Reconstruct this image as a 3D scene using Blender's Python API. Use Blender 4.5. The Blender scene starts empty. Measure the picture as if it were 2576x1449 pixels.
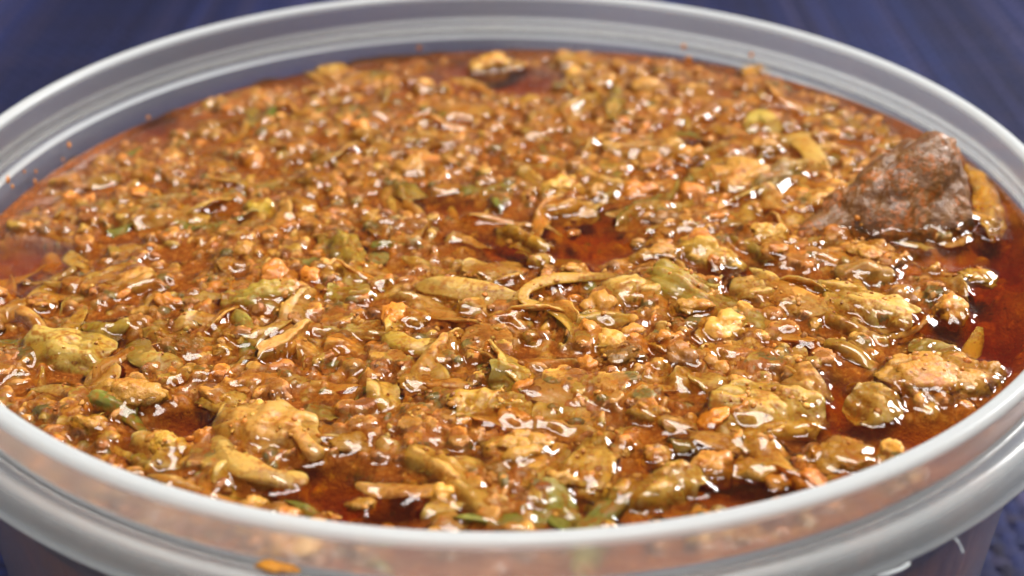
import bpy, bmesh, math, random
import numpy as np
from mathutils import Matrix, Vector

# ------------------------------------------------------------------ camera, light, exposure
MM = 0.001
sc = bpy.context.scene
COL = sc.collection
CAM = np.array([2.72882, -183.82002, 97.94667]); PITCH, YAW, ROLL = 0.53124, -0.00217, 0.00613
FPX = 3600.0                      # focal length in pixels of a 2576 px wide picture
fw = np.array([math.sin(YAW) * math.cos(PITCH), math.cos(YAW) * math.cos(PITCH), -math.sin(PITCH)])
rt = np.cross(fw, [0, 0, 1.0]); rt /= np.linalg.norm(rt); up = np.cross(rt, fw)
rt, up = math.cos(ROLL) * rt + math.sin(ROLL) * up, -math.sin(ROLL) * rt + math.cos(ROLL) * up
cd = bpy.data.cameras.new('camera'); cam = bpy.data.objects.new('camera', cd); COL.objects.link(cam)
M = Matrix(((rt[0], up[0], -fw[0], CAM[0] * MM), (rt[1], up[1], -fw[1], CAM[1] * MM), (rt[2], up[2], -fw[2], CAM[2] * MM), (0, 0, 0, 1)))
cam.matrix_world = M
cd.sensor_width = 36.0; cd.lens = FPX / 2576 * 36.0
cd.clip_start = 0.005; cd.clip_end = 20
cd.dof.use_dof = True; cd.dof.focus_distance = 0.178; cd.dof.aperture_fstop = 18.0
sc.camera = cam

w = bpy.data.worlds.new('World'); sc.world = w; w.use_nodes = True
bg = w.node_tree.nodes['Background']
bg.inputs[0].default_value = (0.92, 0.95, 1.0, 1); bg.inputs[1].default_value = 0.15


def area(name, loc, target, sx, sy, power, col):
    d = bpy.data.lights.new(name, 'AREA'); d.shape = 'ELLIPSE'; d.size = sx; d.size_y = sy; d.energy = power; d.color = col
    o = bpy.data.objects.new(name, d); COL.objects.link(o); o.location = loc
    o.rotation_euler = (Vector(target) - Vector(loc)).to_track_quat('-Z', 'Y').to_euler()
    return o


area('window_light', (0.06, 0.06, 0.85), (0, 0, 0), 0.72, 0.34, 14.5, (1.0, 0.95, 0.88))
area('side_window_light', (0.75, 0.50, 0.55), (0, 0, 0), 0.35, 0.35, 18.0, (1.0, 0.99, 0.97))

area('front_fill_light', (-0.35, -0.95, 0.45), (0, 0, 0), 0.7, 0.5, 4.0, (1.0, 0.98, 0.96))  # soft fill added on the camera side to brighten the tub front, no real window

vs = sc.view_settings
vs.view_transform = 'Standard'; vs.look = 'None'; vs.gamma = 1.0; vs.exposure = -0.22; vs.use_curve_mapping = False
sc.cycles.use_denoising = True
sc.cycles.max_bounces = 14; sc.cycles.transparent_max_bounces = 24; sc.cycles.transmission_bounces = 10
sc.cycles.diffuse_bounces = 4; sc.cycles.glossy_bounces = 4; sc.cycles.volume_bounces = 1
sc.cycles.sample_clamp_indirect = 6.0
sc.cycles.caustics_refractive = True; sc.cycles.caustics_reflective = False

# ------------------------------------------------------------------ helpers
rng = np.random.default_rng(11)
Z0, KX, KY = -0.9, 0.036, -0.022          # the sauce level inside the slightly tilted tub (mm)


def level(x, y):
    return Z0 + KX * x + KY * y


def ray(px, py):
    d = fw * FPX + rt * (px - 1288.0) - up * (py - 724.5)
    return d / np.linalg.norm(d)


def ground(px, py, dz=0.0):
    """the point of the sauce surface (raised by dz) seen at a place of the photograph, mm"""
    d = ray(px, py)
    t = (Z0 + dz + KX * CAM[0] + KY * CAM[1] - CAM[2]) / (d[2] - KX * d[0] - KY * d[1])
    return CAM + t * d


def pxscale(p):
    return FPX / float((p - CAM) @ fw)


def lin(c):
    c = np.array(c, float) / 255.0
    return tuple(np.where(c <= 0.04045, c / 12.92, ((c + 0.055) / 1.055) ** 2.4))


def mesh_from(name, V, Q=None, T=None, mat=None, smooth=True, col=None):
    V = np.asarray(V, np.float32)
    me = bpy.data.meshes.new(name)
    me.vertices.add(len(V)); me.vertices.foreach_set('co', (V * MM).astype(np.float32).ravel())
    loops, starts, n = [], [], 0
    if Q is not None and len(Q):
        Q = np.asarray(Q, np.int32); loops.append(Q.ravel()); starts.append(np.arange(len(Q)) * 4); n = len(Q) * 4
    if T is not None and len(T):
        T = np.asarray(T, np.int32); loops.append(T.ravel()); starts.append(n + np.arange(len(T)) * 3)
    L = np.concatenate(loops).astype(np.int32); S = np.concatenate(starts).astype(np.int32)
    me.loops.add(len(L)); me.loops.foreach_set('vertex_index', L)
    me.polygons.add(len(S)); me.polygons.foreach_set('loop_start', S)
    me.update(calc_edges=True); me.validate()
    me.polygons.foreach_set('use_smooth', np.full(len(me.polygons), smooth))
    if col is not None:
        a = me.color_attributes.new('tint', 'FLOAT_COLOR', 'POINT')
        c = np.ones((len(V), 4), np.float32); c[:, :3] = col
        a.data.foreach_set('color', c.ravel())
    if mat: me.materials.append(mat)
    me.update()
    return me


def obj(name, me, parent=None, color=None):
    o = bpy.data.objects.new(name, me); COL.objects.link(o)
    if parent: o.parent = parent
    if color is not None: o.color = (*color, 1)
    return o


def tag(o, label, cat=None, group=None, kind=None):
    if label: o['label'] = label
    if cat: o['category'] = cat
    if group: o['group'] = group
    if kind: o['kind'] = kind
    return o


class N:
    """small node-tree builder"""
    def __init__(s, name):
        s.m = bpy.data.materials.new(name); s.m.use_nodes = True; s.t = s.m.node_tree; s.t.nodes.clear()
        s.out = s.t.nodes.new('ShaderNodeOutputMaterial')

    def n(s, typ, **kw):
        x = s.t.nodes.new(typ)
        for k, v in kw.items():
            if k.startswith('i_'): x.inputs[k[2:].replace('_', ' ')].default_value = v
            else: setattr(x, k, v)
        return x

    def l(s, a, b): s.t.links.new(a, b)

    def noise(s, vec, scale, detail=3, rough=0.55):
        x = s.n('ShaderNodeTexNoise'); x.inputs['Scale'].default_value = scale; x.inputs['Detail'].default_value = detail
        x.inputs['Roughness'].default_value = rough
        if vec is not None: s.l(vec, x.inputs['Vector'])
        return x.outputs['Fac']

    def ramp(s, fac, *stops):
        x = s.n('ShaderNodeValToRGB'); r = x.color_ramp
        while len(r.elements) < len(stops): r.elements.new(0.5)
        for e, (p, c) in zip(r.elements, stops): e.position = p; e.color = (*c, 1) if len(c) == 3 else c
        s.l(fac, x.inputs[0]); return x.outputs[0]

    def mix(s, fac, a, b, typ='MIX'):
        x = s.n('ShaderNodeMix', data_type='RGBA', blend_type=typ)
        for sock, v in ((x.inputs[0], fac), (x.inputs[6], a), (x.inputs[7], b)):
            if hasattr(v, 'default_value') or hasattr(v, 'links'): s.l(v, sock)
            elif isinstance(v, (int, float)): sock.default_value = v
            else: sock.default_value = (*v, 1) if len(v) == 3 else v
        return x.outputs[2]

    def math(s, op, a, b=0.5, clamp=False):
        x = s.n('ShaderNodeMath', operation=op, use_clamp=clamp)
        for sock, v in ((x.inputs[0], a), (x.inputs[1], b)):
            if hasattr(v, 'links'): s.l(v, sock)
            else: sock.default_value = v
        return x.outputs[0]

    def bump(s, h, strength, dist, prev=None):
        x = s.n('ShaderNodeBump'); x.inputs['Strength'].default_value = strength; x.inputs['Distance'].default_value = dist
        s.l(h, x.inputs['Height'])
        if prev is not None: s.l(prev, x.inputs['Normal'])
        return x.outputs[0]


# ------------------------------------------------------------------ materials
GRAVY = lin((182, 112, 26))


def food_material(name, stain, bump_fine, bump_coarse, sss, rough, coat, streak=0.0, attr=False, clear=0.0, gamma=1.28):
    b = N(name)
    tc = b.n('ShaderNodeTexCoord'); oi = b.n('ShaderNodeObjectInfo')
    off = b.n('ShaderNodeVectorMath', operation='SCALE'); off.inputs[3].default_value = 0.37
    cr = b.n('ShaderNodeCombineXYZ')
    for i in range(3): b.l(oi.outputs['Random'], cr.inputs[i])
    b.l(cr.outputs[0], off.inputs[0])
    vec = b.n('ShaderNodeVectorMath', operation='ADD'); b.l(tc.outputs['Object'], vec.inputs[0]); b.l(off.outputs[0], vec.inputs[1])
    v = vec.outputs[0]
    if attr:
        ca = b.n('ShaderNodeVertexColor', layer_name='tint'); base = ca.outputs[0]
    else:
        base = oi.outputs['Color']
    # tone variation of the flesh itself
    tone = b.noise(v, 330, 4)
    base = b.mix(b.math('MULTIPLY', b.math('SUBTRACT', tone, 0.35, True), 1.3, True), base, b.mix(0.5, base, lin((226, 178, 96))))
    if streak:
        sx = b.n('ShaderNodeSeparateXYZ'); b.l(tc.outputs['Generated'], sx.inputs[0])
        gx = b.math('ADD', b.math('MULTIPLY', sx.outputs[0], 0.7), b.math('MULTIPLY', b.noise(v, 160, 3), 0.6))
        base = b.mix(b.math('MULTIPLY', b.math('SUBTRACT', gx, 0.62, True), 1.5, True), base, lin((226, 190, 104)))
        base = b.mix(b.math('MULTIPLY', b.math('SUBTRACT', 0.62, gx, True), 1.2, True), base, b.mix(0.5, base, lin((138, 128, 44))))
        mp = b.n('ShaderNodeMapping'); mp.inputs['Scale'].default_value = (120, 1500, 400); b.l(v, mp.inputs['Vector'])
        st = b.noise(mp.outputs[0], 1.0, 2)
        base = b.mix(b.math('MULTIPLY', b.math('SUBTRACT', st, 0.45, True), streak * 4, True), base, lin((214, 196, 128)))
    # clinging gravy: blotches with a shape of their own
    s1 = b.noise(v, 260, 4, 0.66); s2 = b.noise(v, 1500, 3)
    sf = b.math('ADD', b.math('MULTIPLY', s1, 0.55), b.math('MULTIPLY', s2, 0.45))
    sm = b.n('ShaderNodeMapRange'); b.l(sf, sm.inputs[0]); sm.inputs[1].default_value = 0.62 - stain * 0.3; sm.inputs[2].default_value = 0.70 - stain * 0.25
    sm.inputs[3].default_value = 0.0; sm.inputs[4].default_value = 0.85
    base = b.mix(sm.outputs[0], base, GRAVY)
    # dark pepper specks
    vo = b.n('ShaderNodeTexVoronoi'); vo.inputs['Scale'].default_value = 260; b.l(v, vo.inputs['Vector'])
    sp = b.math('LESS_THAN', vo.outputs['Distance'], 0.085)
    base = b.mix(b.math('MULTIPLY', sp, 0.0 if clear else 0.45), base, lin((60, 28, 12)))
    gm = b.n('ShaderNodeGamma'); gm.inputs[1].default_value = gamma; b.l(base, gm.inputs[0]); base = gm.outputs[0]
    p = b.n('ShaderNodeBsdfPrincipled')
    b.l(base, p.inputs['Base Color'])
    p.inputs['Roughness'].default_value = rough
    p.inputs['Subsurface Weight'].default_value = sss
    p.inputs['Subsurface Radius'].default_value = (1.0, 0.6, 0.25); p.inputs['Subsurface Scale'].default_value = 0.0012
    p.inputs['Specular IOR Level'].default_value = 0.5
    p.inputs['Coat Weight'].default_value = coat; p.inputs['Coat Roughness'].default_value = 0.06; p.inputs['Coat IOR'].default_value = 1.45
    n1 = b.bump(b.noise(v, 700, 4, 0.6), bump_coarse, 0.0006)
    n2 = b.bump(b.noise(v, 1900, 3, 0.6), bump_fine, 0.00022, n1)
    b.l(n2, p.inputs['Normal'])
    cn = b.bump(b.noise(v, 1500, 3, 0.55), min(1.0, 0.3 + bump_coarse * 0.5), 0.0002)
    b.l(cn, p.inputs['Coat Normal'])
    if clear:            # limp wet leaf lets the gravy below show through
        tr = b.n('ShaderNodeBsdfTransparent'); b.l(b.mix(0.6, base, (1, 0.97, 0.9)), tr.inputs[0])
        tl = b.n('ShaderNodeBsdfTranslucent'); b.l(base, tl.inputs[0])
        a1 = b.n('ShaderNodeMixShader'); a1.inputs[0].default_value = 0.35; b.l(tr.outputs[0], a1.inputs[1]); b.l(tl.outputs[0], a1.inputs[2])
        a2 = b.n('ShaderNodeMixShader'); a2.inputs[0].default_value = clear; b.l(p.outputs[0], a2.inputs[1]); b.l(a1.outputs[0], a2.inputs[2])
        b.l(a2.outputs[0], b.out.inputs[0])
    else:
        b.l(p.outputs[0], b.out.inputs[0])
    return b.m


MEAT = food_material('cooked_minced_meat', 0.42, 0.8, 0.7, 0.10, 0.5, 0.25, gamma=1.25)
LEAF = food_material('stewed_cabbage', 0.42, 0.5, 0.3, 0.4, 0.4, 0.22, streak=0.3, clear=0.38, gamma=1.02)
MASH = food_material('minced_mash', 0.40, 0.9, 0.7, 0.2, 0.5, 0.2, attr=True)
CHUNK = food_material('dark_meat_chunk', 0.36, 0.9, 0.9, 0.15, 0.45, 0.3, gamma=1.3)


def liquid_material():
    b = N('red_oil_sauce')
    tc = b.n('ShaderNodeTexCoord'); v = tc.outputs['Object']
    nb = b.bump(b.noise(v, 900, 2), 0.07, 0.00022)
    fr = b.n('ShaderNodeFresnel'); fr.inputs[0].default_value = 1.46; b.l(nb, fr.inputs['Normal'])
    gl = b.n('ShaderNodeBsdfGlossy'); gl.inputs['Roughness'].default_value = 0.10; b.l(nb, gl.inputs['Normal'])
    tr = b.n('ShaderNodeBsdfTransparent'); tr.inputs[0].default_value = (1, 1, 1, 1)
    # suspended meat protein makes the gravy cloudy: how cloudy follows its thickness (tint attribute, red channel)
    ca = b.n('ShaderNodeVertexColor', layer_name='tint'); sp = b.n('ShaderNodeSeparateColor'); b.l(ca.outputs[0], sp.inputs[0])
    c1 = b.mix(b.noise(v, 420, 5, 0.65), lin((86, 34, 7)), lin((158, 82, 20)))
    c2 = b.mix(b.math('MULTIPLY', b.math('SUBTRACT', b.noise(v, 1600, 4, 0.6), 0.5, True), 3.0, True), c1, lin((198, 126, 54)))
    df = b.n('ShaderNodeBsdfDiffuse'); b.l(c2, df.inputs['Color'])
    b.l(b.bump(b.noise(v, 1100, 4, 0.65), 0.9, 0.0005), df.inputs['Normal'])
    mm = b.math('MULTIPLY', sp.outputs[0], b.math('ADD', 0.72, b.math('MULTIPLY', b.noise(v, 700, 4), 0.5)), True)
    m0 = b.n('ShaderNodeMixShader'); b.l(mm, m0.inputs[0]); b.l(tr.outputs[0], m0.inputs[1]); b.l(df.outputs[0], m0.inputs[2])
    mx = b.n('ShaderNodeMixShader'); b.l(fr.outputs[0], mx.inputs[0]); b.l(m0.outputs[0], mx.inputs[1]); b.l(gl.outputs[0], mx.inputs[2])
    b.l(mx.outputs[0], b.out.inputs['Surface'])
    ab = b.n('ShaderNodeVolumeAbsorption'); ab.inputs['Color'].default_value = (0.925, 0.79, 0.08, 1); ab.inputs['Density'].default_value = 780.0
    b.l(ab.outputs[0], b.out.inputs['Volume'])
    return b.m


LIQUID = liquid_material()


def plastic_material(name, rough):
    b = N(name)
    tc = b.n('ShaderNodeTexCoord')
    mp = b.n('ShaderNodeMapping'); mp.inputs['Scale'].default_value = (1, 1, 1); b.l(tc.outputs['Object'], mp.inputs['Vector'])
    nb = b.bump(b.noise(mp.outputs[0], 420, 3), 0.10, 0.0004)
    rf = b.n('ShaderNodeBsdfPrincipled'); rf.inputs['Base Color'].default_value = (0.97, 0.975, 0.965, 1)
    rf.inputs['Transmission Weight'].default_value = 1.0; rf.inputs['Roughness'].default_value = rough; rf.inputs['IOR'].default_value = 1.45
    b.l(nb, rf.inputs['Normal'])
    tl = b.n('ShaderNodeBsdfTranslucent'); tl.inputs[0].default_value = (0.94, 0.97, 0.97, 1)
    df = b.n('ShaderNodeBsdfDiffuse'); df.inputs['Color'].default_value = (0.90, 0.95, 0.97, 1)
    m1 = b.n('ShaderNodeMixShader'); m1.inputs[0].default_value = 0.45; b.l(tl.outputs[0], m1.inputs[1]); b.l(df.outputs[0], m1.inputs[2])
    cv = b.n('ShaderNodeVertexColor', layer_name='tint'); cl_ = b.n('ShaderNodeSeparateColor'); b.l(cv.outputs[0], cl_.inputs[0])
    m2 = b.n('ShaderNodeMixShader'); b.l(cl_.outputs[0], m2.inputs[0]); b.l(rf.outputs[0], m2.inputs[1]); b.l(m1.outputs[0], m2.inputs[2])
    b.l(m2.outputs[0], b.out.inputs[0])
    return b.m


PLASTIC = plastic_material('milky_polypropylene', 0.20)


def cloth_material(name, base=None):
    b = N(name)
    tc = b.n('ShaderNodeTexCoord')
    p = b.n('ShaderNodeBsdfPrincipled'); p.inputs['Roughness'].default_value = 0.75
    p.inputs['Specular IOR Level'].default_value = 0.2
    if base is None:
        ca = b.n('ShaderNodeVertexColor', layer_name='tint'); c = ca.outputs[0]
        c = b.mix(b.math('MULTIPLY', b.noise(tc.outputs['Object'], 900, 3), 0.5), c, lin((40, 38, 70)))
        b.l(c, p.inputs['Base Color'])
    else:
        p.inputs['Base Color'].default_value = (*base, 1)
    b.l(b.bump(b.noise(tc.outputs['Object'], 2500, 2), 0.5, 0.0003), p.inputs['Normal'])
    b.l(p.outputs[0], b.out.inputs[0])
    return b.m


# ------------------------------------------------------------------ the setting: woven tablecloth
TABLE = -78.0
base_me = mesh_from('tablecloth_backing', [(-420, -260, TABLE - 1.2), (420, -260, TABLE - 1.2), (420, 760, TABLE - 1.2), (-420, 760, TABLE - 1.2),
                    (-420, -260, TABLE - 2.4), (420, -260, TABLE - 2.4), (420, 760, TABLE - 2.4), (-420, 760, TABLE - 2.4)],
                    Q=[(0, 1, 2, 3), (7, 6, 5, 4), (0, 4, 5, 1), (1, 5, 6, 2), (2, 6, 7, 3), (3, 7, 4, 0)],
                    mat=cloth_material('cloth_backing', lin((38, 40, 74))), smooth=False)
cloth = tag(obj('tablecloth', base_me), 'navy and mauve woven tablecloth under the plastic tub', 'tablecloth', kind='structure')


def weave(px, py, horiz, pal, seed):
    """all strands of one direction: arched ribbons passing over and under"""
    r = np.random.default_rng(seed)
    nx = int((560 if not horiz else 640) / px); ny = int((900 if not horiz else 560) / py)
    i = np.arange(nx); j = np.arange(ny * 2 + 1)
    X = (i - nx / 2) * px; Y = -220 + j * py / 2
    prof = np.array([(-0.47, -0.35), (0.0, 0.30), (0.47, -0.35)])
    cols = np.array(pal)[r.integers(0, len(pal), nx)] * (0.8 if horiz else 1.15) * np.array((0.84, 1.08, 1.10)) * (0.22 + (0.2 if horiz else 0.4) * r.random((nx, 1)) ** 2.5 + (0.0 if horiz else 0.16) * np.clip(np.sin(i * 0.21 + 2 * np.sin(i * 0.045))[:, None], -1, 1))
    jit = r.normal(0, 0.10, nx) * px
    V = np.zeros((nx, len(j), 3, 3)); C = np.zeros((nx, len(j), 3, 3))
    ph = (i[:, None] * (0 if False else 1) + j[None, :] / 2.0) * np.pi
    hz = 0.40 * np.cos(ph) * (1 if horiz == 0 else -1)
    for k, (a, z) in enumerate(prof):
        V[:, :, k, 0] = (X + jit)[:, None] + a * px
        V[:, :, k, 1] = Y[None, :]
        V[:, :, k, 2] = TABLE - 0.45 + hz + z
    C[:] = cols[:, None, None, :]
    idx = np.arange(nx * len(j) * 3).reshape(nx, len(j), 3)
    a = idx[:, :-1, :-1]; b = idx[:, 1:, :-1]; c = idx[:, 1:, 1:]; d = idx[:, :-1, 1:]
    Q = np.stack([a, d, c, b], -1).reshape(-1, 4)
    V = V.reshape(-1, 3); C = C.reshape(-1, 3)
    if horiz:
        V = np.stack([V[:, 1] - 60, V[:, 0] + 210, V[:, 2]], -1); Q = Q[:, ::-1]
    return V, Q, C


PAL_A = [lin((44, 50, 102)), lin((52, 56, 108)), lin((38, 44, 92)), lin((74, 66, 108)), lin((92, 78, 112)), lin((48, 58, 112))]
PAL_B = [lin((42, 46, 98)), lin((60, 58, 106)), lin((86, 72, 108)), lin((46, 56, 110))]
TH = cloth_material('cloth_threads')
V1, Q1, C1 = weave(3.1, 3.1, 0, PAL_A, 3)
V2, Q2, C2 = weave(3.1, 3.1, 1, PAL_B, 4)
th = obj('woven_threads', mesh_from('woven_threads', np.concatenate([V1, V2]), Q=np.concatenate([Q1, Q2 + len(V1)]), mat=TH, col=np.concatenate([C1, C2])), cloth)
th['kind'] = 'stuff'

# ------------------------------------------------------------------ the tub
SEG = 288


def wall_r(z):        # inner radius of the body below the step
    return 76.5 + np.minimum(z, 0.4) * 0.075


def milky(r, z):
    """thicker plastic is milkier: the lip, the inner step, the groove root and the outer bead"""
    g = lambda d, w_: np.exp(-(d / w_) ** 2)
    return 0.13 + 0.58 * g(np.minimum(z - 8.6, 0), 0.7) * (z > 5) + 0.55 * g(z - 0.55, 0.45) * (r < 77.9) + 0.30 * g(np.hypot(r - 79.4, z - 3.3), 0.55) + 0.40 * g(np.hypot(r - 83.8, z - 0.2), 0.9) + 0.25 * g(np.hypot(r - 81.8, z - 3.0), 0.8)


def lathe(name, prof):
    prof = np.array(prof, float)
    if name != 'body':       # even small steps along the section
        d = np.r_[0, np.cumsum(np.hypot(*np.diff(prof, axis=0).T))]; q = np.linspace(0, d[-1], int(d[-1] / 0.22) + 2)
        prof = np.stack([np.interp(q, d, prof[:, 0]), np.interp(q, d, prof[:, 1])], -1)
    n = len(prof)
    a = np.arange(SEG) * 2 * np.pi / SEG
    V = np.stack([np.outer(np.cos(a), prof[:, 0]), np.outer(np.sin(a), prof[:, 0]), np.tile(prof[:, 1], (SEG, 1))], -1).reshape(-1, 3)
    i = np.arange(SEG)[:, None]; j = np.arange(n - 1)[None, :]
    i2 = (i + 1) % SEG; j2 = j + 1
    Q = np.stack([i * n + j, i * n + j2, i2 * n + j2, i2 * n + j], -1).reshape(-1, 4)
    m = np.tile(np.clip(milky(prof[:, 0], prof[:, 1]), 0, .75) if name != 'body' else np.where(prof[:, 1] > -2, 0.12, 0.07), SEG)
    return mesh_from(name, V, Q=Q, mat=PLASTIC, col=np.repeat(m[:, None], 3, axis=1))


def rounded(pts, rad, steps=4):
    """polyline with filleted corners; rad per inner point"""
    out = [pts[0]]
    for k in range(1, len(pts) - 1):
        p0, p1, p2 = map(np.array, (pts[k - 1], pts[k], pts[k + 1])); r = rad[k] if isinstance(rad, (list, tuple)) else rad
        d0 = p0 - p1; d2 = p2 - p1
        r = min(r, 0.45 * np.linalg.norm(d0), 0.45 * np.linalg.norm(d2))
        a = p1 + d0 / np.linalg.norm(d0) * r; c = p1 + d2 / np.linalg.norm(d2) * r
        for t in np.linspace(0, 1, steps + 1): out.append(tuple((1 - t) ** 2 * a + 2 * t * (1 - t) * p1 + t * t * c))
    out.append(pts[-1]); return out


BOT = TABLE + 0.6
tub = tag(bpy.data.objects.new('plastic_tub', None), 'round milky translucent plastic tub with stepped rim, filled with meat and cabbage stew', 'tub')
COL.objects.link(tub); tub.location = (0, 0, TABLE * MM)


def tubpart(name, prof):
    o = obj(name, lathe(name, prof), tub); o.matrix_parent_inverse = Matrix.Translation((0, 0, -TABLE * MM)); return o


# rim: from the inner step up to the lip, over it and down the outer collar to the groove
rim = rounded([(76.55, 0.4), (77.5, 0.75), (77.65, 3.0), (77.45, 8.2), (78.0, 8.85), (79.3, 8.75), (79.75, 8.0), (79.2, 3.6)], [0, .25, .8, .5, .5, .5, .5, 0], 4)
flange = rounded([(79.2, 3.6), (79.6, 3.2), (81.2, 3.35), (82.0, 2.9), (83.2, 1.9), (83.9, 0.15), (83.3, -0.25), (82.6, 1.0), (81.0, 1.8), (79.0, 1.7), (77.9, -2.0)], [0, .3, .6, .7, .8, .35, .35, .5, .6, .6, 0], 4)
body_o = [(77.9, -2.0), (wall_r(-30.0) + 1.2, -30.0), (wall_r(BOT + 6) + 1.2, BOT + 6), (wall_r(BOT) - 3.5, BOT), (0.01, BOT + .2)]
body_i = [(0.01, BOT + 1.5), (wall_r(BOT) - 4.0, BOT + 1.3), (wall_r(BOT + 6), BOT + 6.5), (wall_r(-30.0), -30.0), (wall_r(-3.0), -3.0), (76.55, 0.4)]
tubpart('rim', rim)
tubpart('flange', flange)
tubpart('body', rounded(body_o, [0, 1, 4, 3, 0]) + rounded(body_i, [0, 3, 4, 1, .2, 0]))


# ------------------------------------------------------------------ shapes of the food
def vnoise(P, scale, seed, octaves=2):
    """smooth pseudo noise from summed sines, about -1..1"""
    r = np.random.default_rng(seed); out = np.zeros(len(P)); amp = 1.0
    for o in range(octaves):
        s = np.zeros(len(P))
        for k in range(6):
            d = r.normal(size=P.shape[1]); d /= np.linalg.norm(d)
            s += np.sin(P @ d * scale * (0.7 + 0.7 * r.random()) + r.random() * 6.28)
        out += amp * s / 2.6; amp *= 0.5; scale *= 2.1
    return out


_ico = {}


def ico(sub):
    if sub not in _ico:
        bm = bmesh.new(); bmesh.ops.create_icosphere(bm, subdivisions=sub, radius=1.0)
        V = np.array([v.co[:] for v in bm.verts]); T = np.array([[v.index for v in f.verts] for f in bm.faces]); bm.free()
        _ico[sub] = (V, T)
    return _ico[sub]


def meat_shape(seed, sub=4, lumps=38, craggy=1.0):
    """a lumpy crumble about 2 units across (unit radius)"""
    r = np.random.default_rng(seed); V, T = ico(sub)
    P = V * (1 + 0.22 * vnoise(V, 1.7, seed + 1, 2))[:, None]
    c = r.normal(size=(lumps, 3)); c /= np.linalg.norm(c, axis=1)[:, None]
    rad = 0.24 + 0.26 * r.random(lumps)
    d2 = ((V[:, None, :] - c[None]) ** 2).sum(2)
    h = np.sqrt(np.maximum(rad[None] ** 2 - d2, 0)).max(1)
    c2 = r.normal(size=(lumps * 6, 3)); c2 /= np.linalg.norm(c2, axis=1)[:, None]
    rad2 = 0.06 + 0.09 * r.random(lumps * 6)
    h2 = np.zeros(len(V))
    for k in range(0, len(c2), 40):
        d2 = ((V[:, None, :] - c2[None, k:k + 40]) ** 2).sum(2)
        h2 = np.maximum(h2, np.sqrt(np.maximum(rad2[None, k:k + 40] ** 2 - d2, 0)).max(1))
    P = P * (0.82 + craggy * (0.62 * h + 0.75 * h2) + 0.025 * vnoise(V, 14, seed + 2, 2))[:, None]
    return P, T


def sheet_shape(L, W, thick, seed, nu=44, nv=26, arch=0.0, bow=0.0, cross=0.0, wave=0.4, vein=0.0, ragged=0.12, square=0.5, twist=0.0, taper=0.0, bend=0.0, edge=0.35, ridge=0.0, fold=0.0):
    """a closed leaf or strip: length L along x, width W along y"""
    u = np.linspace(-1, 1, nu); v = np.linspace(-1, 1, nv)
    U, Vv = np.meshgrid(u, v, indexing='ij')
    xe = U * np.sqrt(1 - Vv ** 2 / 2); ye = Vv * np.sqrt(1 - U ** 2 / 2)
    x = square * U + (1 - square) * xe; y = square * Vv + (1 - square) * ye
    ang = np.arctan2(y, x); rr = np.sqrt(x * x + y * y)
    cs = np.stack([np.cos(ang).ravel(), np.sin(ang).ravel()], -1)
    rag = 1 + ragged * rr * (vnoise(cs, 3.2, seed, 2) * 0.7 + vnoise(cs, 9.0, seed + 5, 1) * 0.3).reshape(rr.shape)
    x = x * rag; y = y * rag * (1 + taper * x)
    Pu = np.stack([x.ravel() * L / 2, y.ravel() * W / 2], -1)
    z = wave * vnoise(Pu, 0.5, seed + 9, 2).reshape(x.shape) * (0.4 + 0.6 * rr)
    z = z + arch * (1 - x ** 2) - cross * y ** 2
    if vein:
        rdg = np.exp(-(y / 0.10) ** 2) * (1.1 - 0.5 * x)
        for s_ in (-1, 1):
            for q in (-0.7, -0.25, 0.2, 0.65):
                rdg = np.maximum(rdg, 0.55 * np.exp(-(((x - q) * 0.9 - s_ * y * 0.8) / 0.06) ** 2) * (s_ * y > 0))
        z = z + 0.45 * vein * rdg
    z = z + 0.02 * vnoise(Pu, 4.2, seed + 21, 2).reshape(x.shape)
    if fold:
        rf_ = np.random.default_rng(seed + 61).random(3)
        cr_ = y - (rf_[0] - .5) * .8 - .35 * np.sin(2.2 * x + 6.3 * rf_[1])
        z = z + fold * (0.45 - np.sqrt(cr_ ** 2 + .01)) + 0.5 * fold * (0.3 - np.abs(x * .7 + y * .6 - (rf_[2] - .5)))
    if ridge:
        wv = vnoise(Pu, 0.45, seed + 31, 1).reshape(x.shape); rs_ = np.random.default_rng(seed + 41).random()
        z = z + ridge * (np.abs(np.sin((y * W / 2 + (rs_ - .5) * .5 * x * L / 2) * (1.1 + .5 * rs_) + 1.6 * wv)) - .5) + 0.6 * ridge * vnoise(Pu, 1.5, seed + 51, 2).reshape(x.shape)
    X = x * L / 2; Y = y * W / 2 + bow * (1 - x ** 2)
    if twist:
        t = twist * x; Y, z = Y * np.cos(t) - z * np.sin(t), Y * np.sin(t) + z * np.cos(t)
    tk = thick * (1 - (1 - edge) * np.clip(np.maximum(np.abs(U), np.abs(Vv)), 0, 1) ** 6) * (1 + 0.15 * vnoise(Pu, 0.7, seed + 3, 1).reshape(x.shape))
    if bend:
        r_ = 1.0 / bend
        a = X / r_
        X, z, zb = (r_ + z) * np.sin(a), (r_ + z) * np.cos(a) - r_, None
    top = np.stack([X, Y, z], -1)
    du = np.gradient(top, axis=0); dv = np.gradient(top, axis=1); nn = np.cross(du, dv); nn /= np.linalg.norm(nn, axis=2)[..., None] + 1e-9
    bot = top - nn * tk[..., None]
    V = np.concatenate([top.reshape(-1, 3), bot.reshape(-1, 3)])
    idx = np.arange(nu * nv).reshape(nu, nv); n = nu * nv
    a, b, c, d = idx[:-1, :-1], idx[1:, :-1], idx[1:, 1:], idx[:-1, 1:]
    Qt = np.stack([a, b, c, d], -1).reshape(-1, 4); Qb = Qt[:, ::-1] + n
    ring = np.concatenate([idx[:, 0], idx[-1, 1:], idx[-2::-1, -1], idx[0, -2:0:-1]])
    r2 = np.roll(ring, -1)
    Qs = np.stack([ring, ring + n, r2 + n, r2], -1)
    return V, np.concatenate([Qt, Qb, Qs])


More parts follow.
